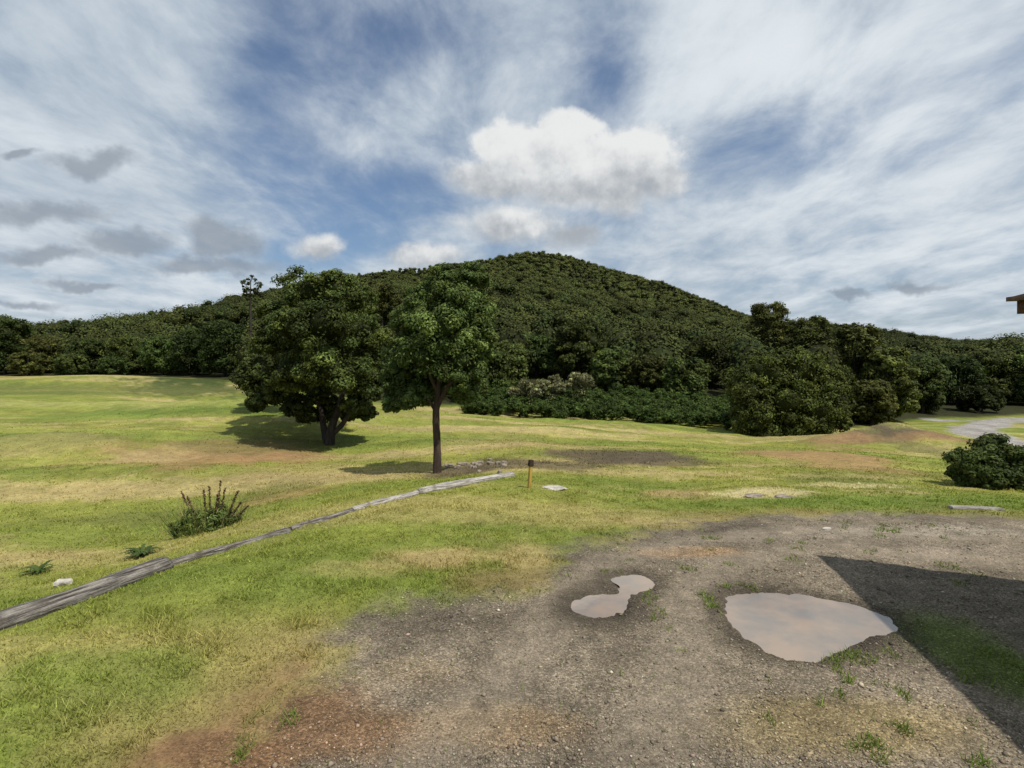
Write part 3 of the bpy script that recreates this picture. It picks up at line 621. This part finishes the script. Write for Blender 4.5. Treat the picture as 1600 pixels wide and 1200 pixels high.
fern('dark green fern tuft beside the log edging, right of a smaller tuft',221,868,28,22,up=1.2)
fern('small dark green fern tuft on the bank at the far left',60,895,24,18,up=1.2)
# building corner at right
C0=np.array([5.42,6.11]); e1=np.array([-.17,-.985]); e2=np.array([.9,-.43]); z0=3.06
hb=np.array([C0[0],C0[1],0]); root=empty('house',(hb[0]+2,hb[1]-3,0)); tag(root,'brown roof eave corner of a building cut off by the right edge','house')
off=np.array([hb[0]+2,hb[1]-3,0])
def quadloop(inset): 
    c=C0+e1*inset+e2*inset; return [c,c+e1*(9-2*inset),c+e1*(9-2*inset)+e2*(7-2*inset),c+e2*(7-2*inset)]
def prism(name,loop,za,zb,mat,top=None):
    a=Acc(); lo=np.array([[p[0],p[1],za] for p in loop]); hi=np.array([[p[0],p[1],zb] for p in (top or loop)])
    a.add(np.concatenate([lo,hi]),np.array([(0,1,5,4),(1,2,6,5),(2,3,7,6),(3,0,4,7),(3,2,1,0),(4,5,6,7)]),(.1,.1,.1)); return a.build(name,mat,root,off)
M_fas=mat_solid('brown_fascia',(.13,.075,.042),(.08,.048,.028)); M_roof=mat_solid('roof_tiles',(.24,.16,.105),(.13,.085,.06),(1,1,1),12); M_wall=mat_solid('timber_wall',(.2,.15,.1),(.13,.09,.06),(.3,.3,8),3)
prism('fascia',quadloop(.06),z0+.02,z0+.16,M_fas); prism('wall',quadloop(.75),0.,z0+.017,M_wall)
prism('roof',quadloop(0),z0+.163,z0+.21,M_roof); prism('roof_hip',quadloop(.03),z0+.212,z0+1.3,M_roof,top=quadloop(3.2))
# ------------------------------------------------------------------ sun and sky
EL=math.radians(60); az=np.array([.75,-.66])/np.hypot(.75,.66)
ts=Vector((az[0]*math.cos(EL),az[1]*math.cos(EL),math.sin(EL)))
sl=bpy.data.lights.new('sun','SUN'); sl.energy=5.0; sl.angle=math.radians(.6); sl.color=(1,.94,.85)
so=link(bpy.data.objects.new('sun',sl)); so.rotation_euler=ts.to_track_quat('Z','Y').to_euler(); so.location=(20,-20,40)
w=bpy.data.worlds.new('World'); scene.world=w; w.use_nodes=True; nt=w.node_tree; s=NT(nt); bg=nt.nodes['Background']; bg.inputs[1].default_value=.1
sky=s.node('ShaderNodeTexSky',sky_type='NISHITA'); sky.sun_disc=False; sky.sun_elevation=EL; sky.sun_rotation=math.atan2(az[0],az[1])
gen=s.node('ShaderNodeTexCoord').outputs['Generated']; sx=s.node('ShaderNodeSeparateXYZ'); s.put(sx.inputs[0],gen); x,y,z=sx.outputs
yy=s.m('MAXIMUM',y,.05); U=s.m('DIVIDE',x,yy); V=s.m('DIVIDE',z,yy)
zz=s.m('ADD',s.m('MAXIMUM',z,0.),.18)
def comb(a,b_,c=0.):
    n_=s.node('ShaderNodeCombineXYZ'); 
    for i,v in enumerate((a,b_,c)): s.put(n_.inputs[i],v)
    return n_.outputs[0]
Pc=comb(s.m('MULTIPLY',s.m('DIVIDE',x,zz),1.2),s.m('MULTIPLY',s.m('DIVIDE',y,zz),.75))
n1=s.noise(Pc,1.1,7,.5,.2); n3=s.noise(Pc,2.8,9,.62,.25)
wn=s.node('ShaderNodeTexNoise'); s.put(wn.inputs['Vector'],gen); wn.inputs['Scale'].default_value=7; wn.inputs['Detail'].default_value=5; wn.inputs['Roughness'].default_value=.6
wc=s.node('ShaderNodeSeparateColor'); s.put(wc.inputs[0],wn.outputs['Color'])
n2=s.noise(gen,11,8,.62,.0)
Uw=s.m('ADD',U,s.m('MULTIPLY',s.m('SUBTRACT',wc.outputs[0],.5),.18)); Vw=s.m('ADD',V,s.m('MULTIPLY',s.m('SUBTRACT',wc.outputs[1],.5),.13))
def U_(px): return (px-800)/F
def V_(py): return (HOR-py)/F
def gauss(px,py,sw,sh,amp):
    a=s.m('DIVIDE',s.m('SUBTRACT',Uw,U_(px)),sw/F); b_=s.m('DIVIDE',s.m('SUBTRACT',Vw,V_(py)),sh/F)
    q=s.m('MULTIPLY_ADD',a,a,s.m('MULTIPLY',b_,b_)); return s.m('MULTIPLY',s.m('POWER',2.71828,s.m('MULTIPLY',q,-1.)),amp)
cov=s.m('MULTIPLY_ADD',s.m('SUBTRACT',n1,.5),1.2,.81); cov=s.m('ADD',cov,s.m('MULTIPLY',s.m('SUBTRACT',n3,.5),1.3))
for gq in [(440,100,100,170,-.55),(570,60,95,130,-.44),(580,310,130,65,-.54),(510,395,95,42,-.68),(930,110,70,120,-.52),(1200,240,110,60,-.12),(700,50,120,80,-.32),(720,270,70,90,-.24),(1240,70,150,110,.28),(180,180,230,200,.18),(640,190,60,110,.12),(1150,330,120,60,.12)]:
    cov=s.m('ADD',cov,gauss(*gq))
mask=s.ss(cov,.0,1.0)
br=s.m('MULTIPLY_ADD',s.m('SUBTRACT',n3,.5),1.4,.45)
for gq in [(1230,80,190,130,.45),(1480,330,260,170,.25),(1530,80,150,120,.15),(230,430,260,60,.12),(150,150,200,150,.02)]: br=s.m('ADD',br,gauss(*gq))
cir=s.mix(s.ss(br,.1,1.0),(3.7,4.55,5.5),(7.5,8.0,8.4))
bl=s.mix(1.,sky.outputs[0],(.80,.89,1.0),'MULTIPLY'); bl=s.mix(.06,bl,(3.2,4.,4.8))
col=s.mix(mask,bl,cir)
def blobs(lst,amp,nz,U,V,sm=.12):
    f=None
    for px,py,a_,b_ in lst:
        a=s.m('DIVIDE',s.m('SUBTRACT',U,U_(px)),a_/F); b__=s.m('DIVIDE',s.m('SUBTRACT',V,V_(py)),b_/F)
        q=s.m('SUBTRACT',1.,s.m('SQRT',s.m('MULTIPLY_ADD',a,a,s.m('MULTIPLY',b__,b__))))
        f=q if f is None else s.m('SMOOTH_MAX',f,q,sm)
    return s.m('MULTIPLY_ADD',s.m('SUBTRACT',nz,.5),amp,f)
fd=blobs([(145,256,75,22),(60,335,130,26),(185,380,75,24),(70,398,130,16),(350,370,70,36),(320,412,130,20),(130,440,80,10),(40,470,80,10),(30,243,40,10),(1440,450,70,12),(1320,470,60,10)],1.7,n2,Uw,Vw)
col=s.mix(s.m('MULTIPLY',s.ss(fd,-.1,.7),.72),col,(2.5,2.95,3.55))
Uc=s.m('ADD',U,s.m('MULTIPLY',s.m('SUBTRACT',wc.outputs[0],.5),.07)); Vc=s.m('ADD',V,s.m('MULTIPLY',s.m('SUBTRACT',wc.outputs[1],.5),.05))
fc=blobs([(850,235,120,62),(950,258,120,72),(1025,285,62,42),(890,200,70,34),(780,222,52,32),(775,280,100,38),(920,300,150,36),(810,354,115,33),(890,372,65,26),(668,396,66,22),(492,386,48,26)],1.6,n2,Uc,Vc,.08)
off_=s.node('ShaderNodeVectorMath',operation='ADD'); s.put(off_.inputs[0],gen); off_.inputs[1].default_value=(.010,0,.020)
n2b=s.noise(off_.outputs[0],11,5,.55,.0)
rel=s.m('SUBTRACT',n2,n2b)
vb=s.m('ADD',s.ss(Vc,V_(345),V_(205),.10,.96),s.m('MULTIPLY',s.ss(fc,.0,.9),-.08))
for gq in [(810,346,140,24,.72),(490,376,60,20,.55),(668,388,60,16,.55)]: vb=s.m('ADD',vb,gauss(*gq))
sh=s.m('ADD',vb,s.m('MULTIPLY',rel,2.0)); sh=s.m('ADD',sh,s.m('MULTIPLY',s.m('SUBTRACT',wc.outputs[2],.5),.5))
cc_=s.mix(s.ss(sh,-.1,1.0),(3.9,4.25,4.65),(8.2,8.3,8.3))
edge_=s.ss(Vc,V_(330),V_(230),.62,.30)
mm=s.node('ShaderNodeMapRange',interpolation_type='SMOOTHSTEP'); s.put(mm.inputs[0],fc); mm.inputs[1].default_value=-.10; s.put(mm.inputs[2],edge_)
col=s.mix(mm.outputs[0],col,cc_)
s.put(bg.inputs[0],col)
# ------------------------------------------------------------------ camera
cam=bpy.data.cameras.new('camera'); cam.sensor_width=36; cam.lens=36*F/1600; cam.shift_y=-(600-HOR)/1600; cam.clip_end=5000; cam.clip_start=.05
co=link(bpy.data.objects.new('camera',cam)); co.location=(0,0,CZ); co.rotation_euler=(math.pi/2,0,0); scene.camera=co
scene.view_settings.view_transform='Standard'; scene.view_settings.look='None'; scene.view_settings.exposure=0
print('BASES',b0,b1,bb)
